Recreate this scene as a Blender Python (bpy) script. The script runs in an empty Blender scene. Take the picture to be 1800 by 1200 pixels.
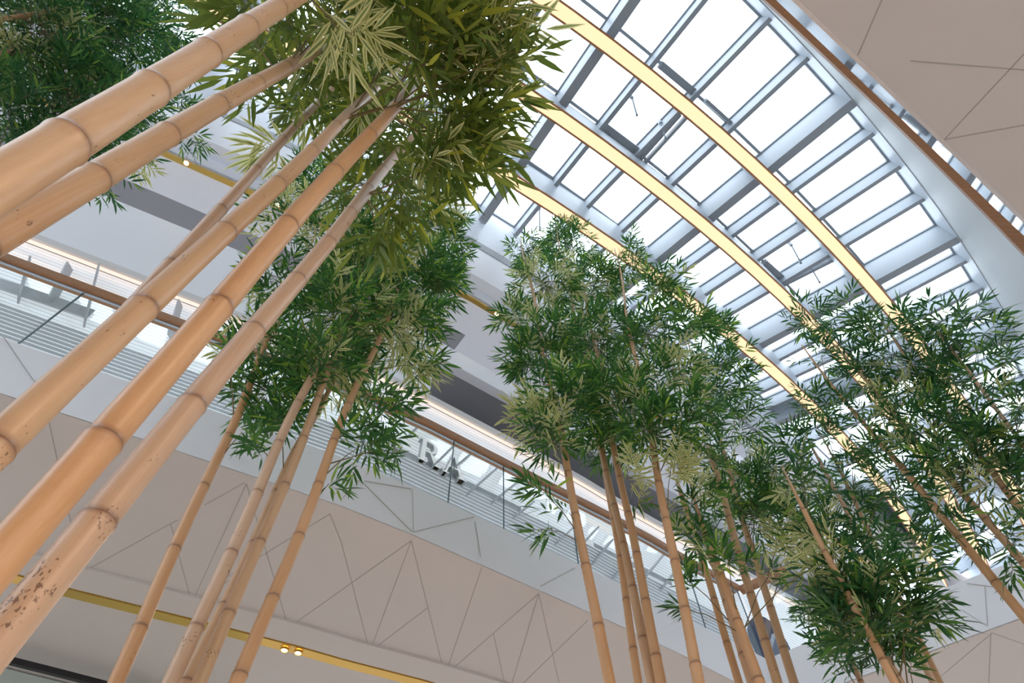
import bpy, math, random
import numpy as np
from mathutils import Vector, Matrix
rng = np.random.default_rng(7)
random.seed(7)
COL = bpy.context.scene.collection
EYE = 1.5                       # camera height above the ground floor

# ------------------------------------------------------------------ camera
FPX = 1060.0
_z = np.array([880.0 - 900, -(-50.0 - 600), FPX]); _z /= np.linalg.norm(_z)
_y = np.array([0, 0, 1.0]); _y -= _z * _z[2]; _y /= np.linalg.norm(_y)
_x = np.cross(_y, _z)
if _x[0] < 0: _x = -_x
RM = np.array([_x, _y, _z])
def ray(x, y):
    d = RM @ np.array([x - 900, -(y - 600), FPX]); return d / np.linalg.norm(d)
def atz(x, y, z):               # photo direction met with the horizontal plane at world height z
    d = ray(x, y); p = d * (z - EYE) / d[2]; p[2] = z; return p
def proj(P):
    P = np.atleast_2d(P) - np.array([0, 0, EYE]); c = P @ RM
    return 900 + FPX * c[:, 0] / c[:, 2], 600 - FPX * c[:, 1] / c[:, 2], c[:, 2]
cam_d = bpy.data.cameras.new('camera'); cam = bpy.data.objects.new('camera', cam_d); COL.objects.link(cam)
cam_d.sensor_width = 36; cam_d.lens = 36 * FPX / 1800; cam_d.clip_start = .05; cam_d.clip_end = 300
M = Matrix(((RM[0, 0], RM[0, 1], -RM[0, 2], 0), (RM[1, 0], RM[1, 1], -RM[1, 2], 0), (RM[2, 0], RM[2, 1], -RM[2, 2], EYE), (0, 0, 0, 1)))
cam.matrix_world = M
bpy.context.scene.camera = cam

# ------------------------------------------------------------------ materials
def new_mat(name):
    m = bpy.data.materials.new(name); m.use_nodes = True
    nt = m.node_tree; return m, nt, nt.nodes['Principled BSDF'], nt.nodes['Material Output']
def plain(name, col, rough=.5, metal=0, noise=0, spec=.5, scale=6, coat=0):
    m, nt, b, o = new_mat(name)
    b.inputs['Base Color'].default_value = (*col, 1); b.inputs['Roughness'].default_value = rough
    b.inputs['Metallic'].default_value = metal; b.inputs['Specular IOR Level'].default_value = spec
    b.inputs['Coat Weight'].default_value = coat
    if noise:
        t = nt.nodes.new('ShaderNodeTexNoise'); t.inputs['Scale'].default_value = scale; t.inputs['Detail'].default_value = 5
        g = nt.nodes.new('ShaderNodeNewGeometry'); nt.links.new(g.outputs['Position'], t.inputs['Vector'])
        mx = nt.nodes.new('ShaderNodeMix'); mx.data_type = 'RGBA'
        mx.inputs[6].default_value = (*[c * (1 - noise) for c in col], 1); mx.inputs[7].default_value = (*[min(1, c * (1 + noise)) for c in col], 1)
        nt.links.new(t.outputs['Fac'], mx.inputs[0]); nt.links.new(mx.outputs[2], b.inputs['Base Color'])
    return m
def emit(name, col, s):
    m, nt, b, o = new_mat(name); b.inputs['Base Color'].default_value = (*[c * .25 for c in col], 1)
    b.inputs['Emission Color'].default_value = (*col, 1); b.inputs['Emission Strength'].default_value = s; return m
def thin_glass(name, tint=(1, 1, 1), extra=0.0, fr=1.0):
    m, nt, b, o = new_mat(name); nt.nodes.remove(b)
    t = nt.nodes.new('ShaderNodeBsdfTransparent'); t.inputs[0].default_value = (*tint, 1)
    g = nt.nodes.new('ShaderNodeBsdfGlossy'); g.inputs['Roughness'].default_value = .01; g.inputs[0].default_value = (.95, .97, 1, 1)
    lw = nt.nodes.new('ShaderNodeLayerWeight'); lw.inputs[0].default_value = .5
    pw = nt.nodes.new('ShaderNodeMath'); pw.operation = 'POWER'; pw.inputs[1].default_value = 4; nt.links.new(lw.outputs['Facing'], pw.inputs[0])
    f = nt.nodes.new('ShaderNodeMath'); f.operation = 'MULTIPLY_ADD'; f.inputs[1].default_value = .75; f.inputs[2].default_value = .04; nt.links.new(pw.outputs[0], f.inputs[0])
    a = nt.nodes.new('ShaderNodeMath'); a.operation = 'MULTIPLY_ADD'; a.inputs[1].default_value = fr; a.inputs[2].default_value = extra; a.use_clamp = True
    nt.links.new(f.outputs[0], a.inputs[0])
    x = nt.nodes.new('ShaderNodeMixShader'); nt.links.new(a.outputs[0], x.inputs[0]); nt.links.new(t.outputs[0], x.inputs[1]); nt.links.new(g.outputs[0], x.inputs[2])
    nt.links.new(x.outputs[0], o.inputs[0]); return m
WHITE = plain('white_paint', (.88, .90, .95), .42, noise=.015)
SOFFIT = plain('soffit_paint', (.72, .70, .69), .5, noise=.015)
GREYWALL = plain('grey_paint', (.50, .53, .53), .6, noise=.02)
DARKGREY = plain('dark_grey_recess_shade', (.33, .33, .35), .6)  # lining of the recess, and shade painted into the upper ceiling
GROOVE = plain('joint_shadow_gap', (.46, .45, .44), .7)
STEEL = plain('painted_steel', (.43, .47, .51), .45, noise=.05, scale=1.5)
STEEL_D = plain('grey_painted_steel', (.33, .35, .37), .5, noise=.05)
ALU = plain('aluminium', (.48, .52, .56), .35, metal=.6)
GOLD = plain('brushed_gold', (.72, .47, .12), .28, metal=.95)
BLACK = plain('black_metal', (.015, .014, .02), .4)
FLOORM = plain('warm_stone_floor', (.50, .41, .345), .35, noise=.06, scale=1.2)
NAVY = plain('blue_grey_fabric', (.05, .06, .10), .8, noise=.2, scale=40)
LETTER = plain('white_letter', (.9, .9, .92), .3); LETTER.node_tree.nodes['Principled BSDF'].inputs['Emission Color'].default_value = (1, 1, 1, 1); LETTER.node_tree.nodes['Principled BSDF'].inputs['Emission Strength'].default_value = .25  # faint glow added to brighten the letter faces
GLASS_ROOF = thin_glass('skylight_glass', (.98, .99, 1), fr=.5)
GLASS_RAIL = thin_glass('railing_glass', (.95, .98, .98), extra=.0, fr=1.0)
GLASS_EDGE = plain('glass_edge', (.10, .17, .20), .2)
GLOW = emit('warm_diffuser', (1.0, .71, .42), 1.08)
LED = emit('warm_led_line', (1.0, .80, .68), .9)
LAMP = emit('spot_lamp_lens', (1.0, .78, .48), 14)
def wood():
    m, nt, b, o = new_mat('handrail_wood'); tc = nt.nodes.new('ShaderNodeTexCoord'); mp = nt.nodes.new('ShaderNodeMapping')
    mp.inputs['Rotation'].default_value = (0, 0, -math.radians(30)); mp.inputs['Scale'].default_value = (1, 30, 30)
    n = nt.nodes.new('ShaderNodeTexNoise'); n.inputs['Scale'].default_value = 2; n.inputs['Detail'].default_value = 6
    r = nt.nodes.new('ShaderNodeValToRGB'); r.color_ramp.elements[0].color = (.30, .13, .05, 1); r.color_ramp.elements[1].color = (.48, .24, .11, 1)
    nt.links.new(tc.outputs['Object'], mp.inputs[0]); nt.links.new(mp.outputs[0], n.inputs[0]); nt.links.new(n.outputs[0], r.inputs[0]); nt.links.new(r.outputs[0], b.inputs[0])
    b.inputs['Roughness'].default_value = .4; return m
WOOD = wood()
def store_mat():                 # white slats behind polished glass; added glow stands in for mirrored skylight
    m, nt, b, o = new_mat('slatted_shopfront'); g = nt.nodes.new('ShaderNodeNewGeometry'); s = nt.nodes.new('ShaderNodeSeparateXYZ')
    nt.links.new(g.outputs['Position'], s.inputs[0])
    w = nt.nodes.new('ShaderNodeMath'); w.operation = 'MULTIPLY'; w.inputs[1].default_value = 1 / .085; nt.links.new(s.outputs[2], w.inputs[0])
    fr = nt.nodes.new('ShaderNodeMath'); fr.operation = 'FRACT'; nt.links.new(w.outputs[0], fr.inputs[0])
    lt = nt.nodes.new('ShaderNodeMath'); lt.operation = 'LESS_THAN'; lt.inputs[1].default_value = .22; nt.links.new(fr.outputs[0], lt.inputs[0])
    mx = nt.nodes.new('ShaderNodeMix'); mx.data_type = 'RGBA'; mx.inputs[6].default_value = (.86, .87, .9, 1); mx.inputs[7].default_value = (.55, .57, .6, 1)
    nt.links.new(lt.outputs[0], mx.inputs[0]); nt.links.new(mx.outputs[2], b.inputs[0])
    b.inputs['Roughness'].default_value = .5; b.inputs['Specular IOR Level'].default_value = .3
    gl = nt.nodes.new('ShaderNodeBsdfGlossy'); gl.inputs['Roughness'].default_value = .02; gl.inputs[0].default_value = (.95, .97, 1, 1)
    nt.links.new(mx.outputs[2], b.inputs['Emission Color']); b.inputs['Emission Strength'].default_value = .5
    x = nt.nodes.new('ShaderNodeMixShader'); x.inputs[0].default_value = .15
    nt.links.new(b.outputs[0], x.inputs[1]); nt.links.new(gl.outputs[0], x.inputs[2]); nt.links.new(x.outputs[0], o.inputs[0]); return m
STORE = store_mat()
REFL_SHADE = plain('reflection_shade_grey', (.52, .53, .56), .5)  # grey for built-in beam reflections and for shaded letter sides
MIRROR = plain('polished_steel_fascia', (.80, .83, .86), .03, metal=1)

def culm_mat(name, c1, c2, spots):
    m, nt, b, o = new_mat(name); N = nt.nodes; Lk = nt.links
    tc = N.new('ShaderNodeNewGeometry'); at = N.new('ShaderNodeAttribute'); at.attribute_name = 'node'
    mp = N.new('ShaderNodeMapping'); mp.inputs['Scale'].default_value = (1, 1, .12); Lk.new(tc.outputs['Position'], mp.inputs[0])
    n1 = N.new('ShaderNodeTexNoise'); n1.inputs['Scale'].default_value = 9; n1.inputs['Detail'].default_value = 4; Lk.new(mp.outputs[0], n1.inputs[0])
    mp2 = N.new('ShaderNodeMapping'); mp2.inputs['Scale'].default_value = (90, 90, 2.5); Lk.new(tc.outputs['Position'], mp2.inputs[0])
    n2 = N.new('ShaderNodeTexNoise'); n2.inputs['Scale'].default_value = 1.5; n2.inputs['Detail'].default_value = 3; Lk.new(mp2.outputs[0], n2.inputs[0])
    c1 = [q * .87 for q in c1]; c2 = [q * .86 for q in c2]
    r = N.new('ShaderNodeValToRGB'); r.color_ramp.elements[0].position = .3; r.color_ramp.elements[0].color = (*c1, 1); r.color_ramp.elements[1].position = .7; r.color_ramp.elements[1].color = (*c2, 1)
    ad = N.new('ShaderNodeMath'); ad.operation = 'MULTIPLY_ADD'; ad.inputs[1].default_value = .3; Lk.new(n2.outputs[0], ad.inputs[0])
    sb = N.new('ShaderNodeMath'); sb.operation = 'MULTIPLY'; sb.inputs[1].default_value = .72; Lk.new(n1.outputs[0], sb.inputs[0]); Lk.new(sb.outputs[0], ad.inputs[2]); Lk.new(ad.outputs[0], r.inputs[0])
    # brown mould specks in patches
    n3 = N.new('ShaderNodeTexNoise'); n3.inputs['Scale'].default_value = 130; n3.inputs['Detail'].default_value = 3
    mp3 = N.new('ShaderNodeMapping'); mp3.inputs['Scale'].default_value = (1, 1, .5); Lk.new(tc.outputs['Position'], mp3.inputs[0]); Lk.new(mp3.outputs[0], n3.inputs[0])
    n4 = N.new('ShaderNodeTexNoise'); n4.inputs['Scale'].default_value = 6; Lk.new(tc.outputs['Position'], n4.inputs[0])
    pr = N.new('ShaderNodeMath'); pr.operation = 'MULTIPLY'; Lk.new(n3.outputs[0], pr.inputs[0]); Lk.new(n4.outputs[0], pr.inputs[1])
    r2 = N.new('ShaderNodeValToRGB'); r2.color_ramp.elements[0].position = spots; r2.color_ramp.elements[0].color = (0, 0, 0, 1); r2.color_ramp.elements[1].position = spots + .03; r2.color_ramp.elements[1].color = (.8, .8, .8, 1)
    Lk.new(pr.outputs[0], r2.inputs[0])
    mx = N.new('ShaderNodeMix'); mx.data_type = 'RGBA'; mx.inputs[7].default_value = (.13, .06, .03, 1); Lk.new(r2.outputs[0], mx.inputs[0]); Lk.new(r.outputs[0], mx.inputs[6])
    mx2 = N.new('ShaderNodeMix'); mx2.data_type = 'RGBA'; mx2.inputs[7].default_value = (.22, .10, .05, 1); Lk.new(at.outputs['Fac'], mx2.inputs[0]); Lk.new(mx.outputs[2], mx2.inputs[6])
    Lk.new(mx2.outputs[2], b.inputs[0]); b.inputs['Roughness'].default_value = .36; b.inputs['Specular IOR Level'].default_value = .5
    return m
CULMS = [culm_mat('bamboo_tan', (.60, .35, .18), (.76, .52, .32), .40),
         culm_mat('bamboo_orange', (.64, .34, .15), (.78, .47, .25), .43),
         culm_mat('bamboo_pale_pink', (.58, .36, .22), (.76, .53, .36), .392),
         culm_mat('bamboo_yellow', (.58, .35, .18), (.74, .49, .29), .385)]
TWIG = plain('twig_bark', (.17, .13, .06), .6)
def leaf_mat(name, ramp, varieg=None):
    m, nt, b, o = new_mat(name); N = nt.nodes; Lk = nt.links
    g = N.new('ShaderNodeNewGeometry'); r = N.new('ShaderNodeValToRGB'); e = r.color_ramp.elements
    e[0].position, e[0].color = ramp[0][0], (*ramp[0][1], 1); e[1].position, e[1].color = ramp[-1][0], (*ramp[-1][1], 1)
    for p, c in ramp[1:-1]:
        q = e.new(p); q.color = (*c, 1)
    Lk.new(g.outputs['Random Per Island'], r.inputs[0]); out = r.outputs[0]
    at = N.new('ShaderNodeAttribute'); at.attribute_name = 'edge'
    mx = N.new('ShaderNodeMix'); mx.data_type = 'RGBA'
    if varieg:
        rr = N.new('ShaderNodeValToRGB'); rr.color_ramp.elements[0].position = .25; rr.color_ramp.elements[1].position = .5
        Lk.new(at.outputs['Fac'], rr.inputs[0]); Lk.new(rr.outputs[0], mx.inputs[0]); Lk.new(out, mx.inputs[6]); mx.inputs[7].default_value = (*varieg, 1); out = mx.outputs[2]
    Lk.new(out, b.inputs[0]); b.inputs['Roughness'].default_value = .42; b.inputs['Specular IOR Level'].default_value = .35
    t = N.new('ShaderNodeBsdfTranslucent'); hs = N.new('ShaderNodeHueSaturation'); hs.inputs['Value'].default_value = 2.0; hs.inputs['Hue'].default_value = .485; Lk.new(out, hs.inputs['Color']); Lk.new(hs.outputs[0], t.inputs[0])
    x = N.new('ShaderNodeMixShader'); x.inputs[0].default_value = .40; Lk.new(b.outputs[0], x.inputs[1]); Lk.new(t.outputs[0], x.inputs[2]); Lk.new(x.outputs[0], o.inputs[0]); return m
LEAF_WARM = leaf_mat('warm_lit_bamboo_leaf', [(0, (.055, .11, .02)), (.5, (.11, .17, .03)), (.88, (.17, .23, .04)), (1, (.38, .42, .05))])  # olive tint puts the warm light on this crown into the leaf colour
LEAF_GREEN = leaf_mat('green_bamboo_leaf', [(0, (.018, .085, .022)), (.5, (.035, .13, .03)), (.88, (.08, .21, .035)), (1, (.26, .42, .05))])
LEAF_DEEP = leaf_mat('deep_green_bamboo_leaf', [(0, (.015, .07, .026)), (.55, (.03, .11, .033)), (.9, (.065, .17, .035)), (1, (.20, .33, .05))])
LEAF_PALE = leaf_mat('striped_pale_bamboo_leaf', [(0, (.12, .20, .07)), (1, (.24, .32, .10))], varieg=(.56, .56, .27))

# ------------------------------------------------------------------ mesh helpers
def link(name, verts, faces, mats, parent=None, fm=None, smooth=False):
    me = bpy.data.meshes.new(name); me.from_pydata([tuple(map(float, v)) for v in verts], [], faces)
    for m in (mats if isinstance(mats, (list, tuple)) else [mats]): me.materials.append(m)
    if fm is not None: me.polygons.foreach_set('material_index', fm)
    if smooth: me.polygons.foreach_set('use_smooth', [True] * len(me.polygons))
    me.update(); ob = bpy.data.objects.new(name, me); COL.objects.link(ob)
    if parent is not None:
        ob.parent = parent; ob.matrix_parent_inverse = Matrix.Translation(parent.location).inverted()
    return ob
def thing(name, label, cat, loc=(0, 0, 0), group=None):
    o = bpy.data.objects.new(name, None); COL.objects.link(o); o.location = [float(v) for v in loc]; tag(o, label, cat, group); return o
def tag(o, label, cat, group=None):
    o['label'] = label; o['category'] = cat
    if group: o['group'] = group
    return o
def struct(o, label=None):
    o['kind'] = 'structure'
    if label: o['label'] = label
    return o
class MB:
    def __init__(s): s.v, s.f, s.m = [], [], []
    def add(s, v, f, mi=0):
        n = len(s.v); s.v += [tuple(map(float, p)) for p in v]; s.f += [tuple(i + n for i in q) for q in f]; s.m += [mi] * len(f)
    def hexa(s, a, mi=0):         # eight corners: bottom loop then top loop
        s.add(a, [(3, 2, 1, 0), (4, 5, 6, 7), (0, 1, 5, 4), (1, 2, 6, 5), (2, 3, 7, 6), (3, 0, 4, 7)], mi)
    def box(s, x0, x1, y0, y1, z0, z1, mi=0):
        s.hexa([(x0, y0, z0), (x1, y0, z0), (x1, y1, z0), (x0, y1, z0), (x0, y0, z1), (x1, y0, z1), (x1, y1, z1), (x0, y1, z1)], mi)
    def bar(s, a, b, w, h, mi=0):  # square bar between two points, w across, h in the other way
        a, b = np.array(a, float), np.array(b, float); d = b - a; d /= np.linalg.norm(d)
        up = np.array([0, 0, 1.0]) if abs(d[2]) < .95 else np.array([1.0, 0, 0]); r = np.cross(d, up); r /= np.linalg.norm(r); u = np.cross(r, d)
        c = [(-w / 2, -h / 2), (w / 2, -h / 2), (w / 2, h / 2), (-w / 2, h / 2)]
        s.hexa([a + r * p + u * q for p, q in c] + [b + r * p + u * q for p, q in c], mi)
    def sweep(s, path, off0, off1, z0, z1, mi=0):  # solid following a plan path, between two side offsets and two heights
        P = np.array(path)[:, :2]; n = normals(P); z0 = np.broadcast_to(z0, len(P)); z1 = np.broadcast_to(z1, len(P)); v = []
        for p, q, a, b in zip(P, n, z0, z1):
            l, r = p + q * off0, p + q * off1; v += [(*l, a), (*r, a), (*r, b), (*l, b)]
        f = []
        for i in range(len(P) - 1):
            for k in range(4):
                f.append((4 * i + k, 4 * i + (k + 1) % 4, 4 * i + 4 + (k + 1) % 4, 4 * i + 4 + k))
        f += [(3, 2, 1, 0), tuple(4 * (len(P) - 1) + k for k in range(4))]; s.add(v, f, mi)
    def build(s, name, mats, parent=None, smooth=False): return link(name, s.v, s.f, mats, parent, s.m, smooth)
def normals(P):                   # mitred normals to the left of travel
    P = np.array(P, float); d = np.diff(P, axis=0); d /= np.linalg.norm(d, axis=1)[:, None]; n = np.c_[-d[:, 1], d[:, 0]]
    out = np.empty_like(P); out[0] = n[0]; out[-1] = n[-1]
    for i in range(1, len(P) - 1):
        m = n[i - 1] + n[i]; m /= np.linalg.norm(m); out[i] = m / max(.4, m @ n[i])
    return out
def offset(P, d): P = np.array(P, float)[:, :2]; return P + normals(P) * d
A28 = math.radians(28); LV = np.array([math.cos(A28), math.sin(A28)]); NV = np.array([-math.sin(A28), math.cos(A28)])
def LN(l, n): return LV * l + NV * n
S = 5.2
Z0 = EYE + S                      # underside of the first gallery
ZT = EYE + S * 1.15               # top of its white fascia

# ------------------------------------------------------------------ ground floor and outer shell
b = MB(); b.box(-40, 54, -34, 56, -.3, 0); struct(b.build('floor', FLOORM))
for nm, x0, x1, y0, y1 in (('wall_left', -40, -39.6, -34, 56), ('wall_right', 53.6, 54, -34, 56), ('wall_back', -40, 54, -34, -33.6), ('wall_front', -40, 54, 55.6, 56)):
    b = MB(); b.box(x0, x1, y0, y1, 0, 24); struct(b.build(nm, WHITE))

# ------------------------------------------------------------------ first gallery: white fascia, soffit with a web of joints
FAR = [(-4, 1.10), (-1.6, 1.10), (-.32, 1.106), (.13, 1.117), (.32, 1.137), (.69, 1.193), (.86, 1.218), (.985, 1.236), (1.2, 1.275), (1.40, 1.318), (1.652, 1.364)]
END = [(1.652, 1.364), (1.798, 1.057), (1.953, .741), (2.262, .10)]
NEAR = [(2.262, .10), (1.6, .016), (.991, -.0705), (.754, -.105), (.391, -.157), (-.3, -.25), (-4, -.55)]
far = np.array([LN(*p) * S for p in FAR]); end = np.array([LN(*p) * S for p in END]); near = np.array([LN(*p) * S for p in NEAR])
ring = np.vstack([far, end[1:], near[1:]])
def band(path, outer, z, name, mat, seglist, zt=.02):   # soffit between an edge path and an outer path, with grooves
    v = [(*p, z) for p in path] + [(*p, z) for p in outer]; n = len(path)
    f = [(i, i + 1, n + i + 1, n + i) for i in range(n - 1)]
    mb = MB(); mb.add(v, f)
    mb.add([(*p, z + .25) for p in path] + [(*p, z + .25) for p in outer], [q[::-1] for q in f])
    return mb
def groove_h(mb, a, b, z, w=.010):          # joint in a horizontal soffit
    a, b = atz(*a, z), atz(*b, z); mb.bar((a[0], a[1], z), (b[0], b[1], z), w, .006, 1)
far_out = np.array([p + NV * 9 for p in far]); far_out[-1] = LN(1.652 + 1.75, 1.364 + 1.73) * S
mb = band(far, far_out, Z0, '', None, None)
FL = [(600, 953, 650, 1145), (650, 1145, 723, 950), (600, 1037, 723, 950), (650, 1145, 753, 1067), (723, 950, 782, 1187), (782, 1187, 847, 997), (782, 1187, 947, 1043), (867, 1113, 887, 1200), (947, 1043, 900, 1200), (947, 1043, 983, 1200), (920, 1200, 1033, 1090), (160, 997, 313, 913), (360, 887, 430, 848), (300, 920, 337, 1060), (433, 850, 337, 1060), (433, 850, 507, 1103), (400, 1013, 580, 903), (507, 1103, 600, 1037), (85, 735, 125, 920), (337, 1060, 420, 1010), (580, 903, 600, 953)]
for q in FL: groove_h(mb, q[:2], q[2:], Z0)
struct(mb.build('ceiling_far_gallery', [SOFFIT, GROOVE]))
end_out = np.array([LN(1.652 + 1.75, 1.364 + 1.73), LN(1.798 + 1.9, 1.057 + .9), LN(1.953 + 1.9, .741 + .5), LN(4.3, .6)]) * S
mb = band(end, end_out, Z0, '', None, None)
for q in [(1742, 1112, 1738, 1200), (1744, 1112, 1800, 1132), (1744, 1112, 1640, 1200)]: groove_h(mb, q[:2], q[2:], Z0)
struct(mb.build('ceiling_end_gallery', [SOFFIT, GROOVE]))
near_out = np.array([p - NV * 8 for p in near]); near_out[0] = LN(4.3, .6) * S
mb = band(near, near_out, Z0, '', None, None)
for q in [(1550, 0, 1508, 97), (1800, 95, 1660, 245), (1600, 107, 1800, 123), (1660, 245, 1800, 220)]: groove_h(mb, q[:2], q[2:], Z0)
struct(mb.build('ceiling_near_gallery', [SOFFIT, GROOVE]))

def on_wall(x, y, path):          # photo direction met with a vertical wall standing on a plan path
    d = ray(x, y); best = None
    for a, b_ in zip(path[:-1], path[1:]):
        e = b_ - a; A = np.array([[d[0], -e[0]], [d[1], -e[1]]])
        if abs(np.linalg.det(A)) < 1e-9: continue
        t, u = np.linalg.solve(A, a)
        if t > 0 and -.001 <= u <= 1.001 and (best is None or t < best[0]): best = (t, d * t + np.array([0, 0, EYE]), e)
    return best[1] if best else None
def grooves_v(mb, path, segs, w=.010):
    P = offset(path, -.003)
    for x0, y0, x1, y1 in segs:
        a, b_ = on_wall(x0, y0, P), on_wall(x1, y1, P)
        if a is None or b_ is None: continue
        mb.bar(a, b_, .006, w, 1) if abs((b_ - a)[2]) < .01 else mb.bar(a, b_, w, .006, 1)
mb = MB(); mb.sweep(far, 0, .3, Z0 + .01, ZT)
grooves_v(mb, far, [(7, 593, 58, 667), (600, 877, 633, 843), (633, 843, 690, 900), (690, 900, 725, 935), (725, 860, 727, 935), (727, 935, 833, 908), (835, 917, 845, 978), (950, 1030, 1010, 998), (640, 845, 723, 859), (60, 668, 100, 715)])
struct(mb.build('trim_1', [WHITE, GROOVE]), 'white gallery fascia with thin joint lines')
mb = MB(); mb.sweep(end, 0, .3, Z0 + .01, ZT)
grooves_v(mb, end, [(1731, 1030, 1736, 1100), (1692, 1072, 1735, 1100), (1700, 1025, 1798, 1038)])
struct(mb.build('trim_2', [WHITE, GROOVE]), 'white end fascia with thin joint lines')
mb = MB(); mb.sweep(near, .05, .4, Z0 + .01, Z0 + .06)
struct(mb.build('trim_3', [SOFFIT, GROOVE]), 'thin slab edge of the near gallery')
# gallery floor slab (carries balustrades)
mb = MB()
v = [(*p, ZT - .1) for p in far] + [(*p, ZT - .1) for p in far_out]; n = len(far)
mb.add(v, [(i, i + 1, n + i + 1, n + i) for i in range(n - 1)]); struct(mb.build('floor_far_gallery', WHITE))
mb = MB()
v = [(*p, ZT - .1) for p in end] + [(*p, ZT - .1) for p in end_out]; n = len(end)
mb.add(v, [(i, i + 1, n + i + 1, n + i) for i in range(n - 1)]); struct(mb.build('floor_end_gallery', WHITE))

# recessed gold channel with its spotlights in the first gallery soffit, black shopfront head behind it
P = np.array([atz(x, y, Z0) for x, y in ((-60, 992), (30, 1015), (125, 1040), (400, 1108), (520, 1139), (600, 1162), (740, 1198), (960, 1262))])[:, :2]
mb = MB(); mb.sweep(P, -.09, .09, Z0 - .03, Z0 + .02); g = mb.build('gold_channel', GOLD); tag(g, 'long brushed gold strip set in the pale soffit under the lower gallery', 'trim strip')
P2 = offset(P, -.62); mb = MB(); mb.sweep(P2, .0, .48, Z0 - .035, Z0 + .02); struct(mb.build('trim_4', SOFFIT), 'lower lip of the soffit beside the gold strip')
def downlight(p, label, down=(0, 0, -1), power=12, r=.045):
    t = thing('recessed_spotlight', label, 'spotlight', p, 'spotlights in the gold channels')
    n = 20; ring_ = lambda rr, z: [(p[0] + rr * math.cos(2 * math.pi * k / n), p[1] + rr * math.sin(2 * math.pi * k / n), p[2] + z) for k in range(n)]
    v = ring_(r * 1.35, 0) + ring_(r, 0) + ring_(r, .03) + ring_(r * 1.35, .03)
    f = [(k + j * n, (k + 1) % n + j * n, (k + 1) % n + ((j + 1) % 4) * n, k + ((j + 1) % 4) * n) for j in range(4) for k in range(n)]
    link('bezel', v, f, GOLD, t)
    link('lens', ring_(r, .012) + ring_(r, .03), [tuple(range(n)), tuple(range(2 * n - 1, n - 1, -1))] + [(k, (k + 1) % n, n + (k + 1) % n, n + k) for k in range(n)], LAMP, t)
    ld = bpy.data.lights.new('spot', 'SPOT'); ld.energy = power; ld.color = (1, .8, .55); ld.spot_size = 1.4; ld.shadow_soft_size = .04
    lo = bpy.data.objects.new('spot', ld); COL.objects.link(lo); lo.parent = t; lo.location = (0, 0, -.02)
q = atz(501, 1139, Z0 - .03); downlight((q[0], q[1], Z0 - .065), 'left one of the pair of small lamps glowing in the lower gold strip', power=30)
q = atz(525, 1144, Z0 - .03); downlight((q[0], q[1], Z0 - .065), 'right one of the pair of small lamps glowing in the lower gold strip', power=30)
P = np.array([atz(x, y, Z0 - .2) for x, y in ((-60, 1142), (36, 1167), (100, 1183), (170, 1201), (400, 1262))])[:, :2]
mb = MB(); mb.sweep(P, -.04, .04, Z0 - .23, Z0 - .15); tag(mb.build('black_trim_strip', BLACK), 'thin black metal strip under the soffit above the ground floor shopfront', 'trim strip')
P2 = offset(P, .6); mb = MB(); mb.sweep(P2, 0, .2, 0, Z0 - .02); struct(mb.build('wall_ground_shop', plain('pale_shop_glass', (.60, .72, .70), .15)))

# ------------------------------------------------------------------ balustrade of the far gallery
def path_point(path, ln):        # point on the path at the given l/S value
    ls = (path @ LV) / S
    return np.array([np.interp(ln, ls, path[:, 0]), np.interp(ln, ls, path[:, 1])])
ZR = EYE + S * 1.405
t = thing('glass_balustrade', 'clear glass balustrade with brown wooden handrail on the far gallery', 'balustrade', (*path_point(far, .3), ZT))
gl_path = offset(far, .03)
js = [-2.3, -1.9, -1.5, -1.2, -.92, -.65, -.38, -.12, .14, .405, .585, .846, 1.1, 1.37, 1.64]
for a, c in zip(js[:-1], js[1:]):
    pts = [path_point(gl_path, a + .002)] + [p for p in gl_path if a + .01 < (p @ LV) / S < c - .01] + [path_point(gl_path, c - .002)]
    mb = MB(); mb.sweep(pts, -.006, .006, ZT - .02, ZR + .02); pane = mb.build('glass_panel', GLASS_RAIL, t)
    p = path_point(gl_path, c); mb = MB(); mb.box(p[0] - .009, p[0] + .009, p[1] - .009, p[1] + .009, ZT - .02, ZR); mb.build('panel_edge', GLASS_EDGE, t)
rp = np.vstack([gl_path[:-1], [path_point(gl_path, 1.64)]])
mb = MB(); mb.sweep(rp, -.085, .085, ZR, ZR + .10); mb.build('handrail', WOOD, t)
mb = MB(); mb.sweep(rp, -.018, .018, ZR - .02, ZR + .01); mb.build('rail_channel', ALU, t)
# end side of the same gallery
t = thing('glass_balustrade', 'short clear glass balustrade turning the corner beside the end fascia', 'balustrade', (*end[0], ZT))
e0 = offset(end, .03); ep = np.array([e0[0], e0[0] + (e0[1] - e0[0]) * .55])
mb = MB(); mb.sweep(ep, -.006, .006, ZT - .02, ZR + .02); mb.build('glass_panel', GLASS_RAIL, t)
mb = MB(); mb.sweep(ep, -.08, .08, ZR, ZR + .10); mb.build('handrail', WOOD, t)

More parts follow.
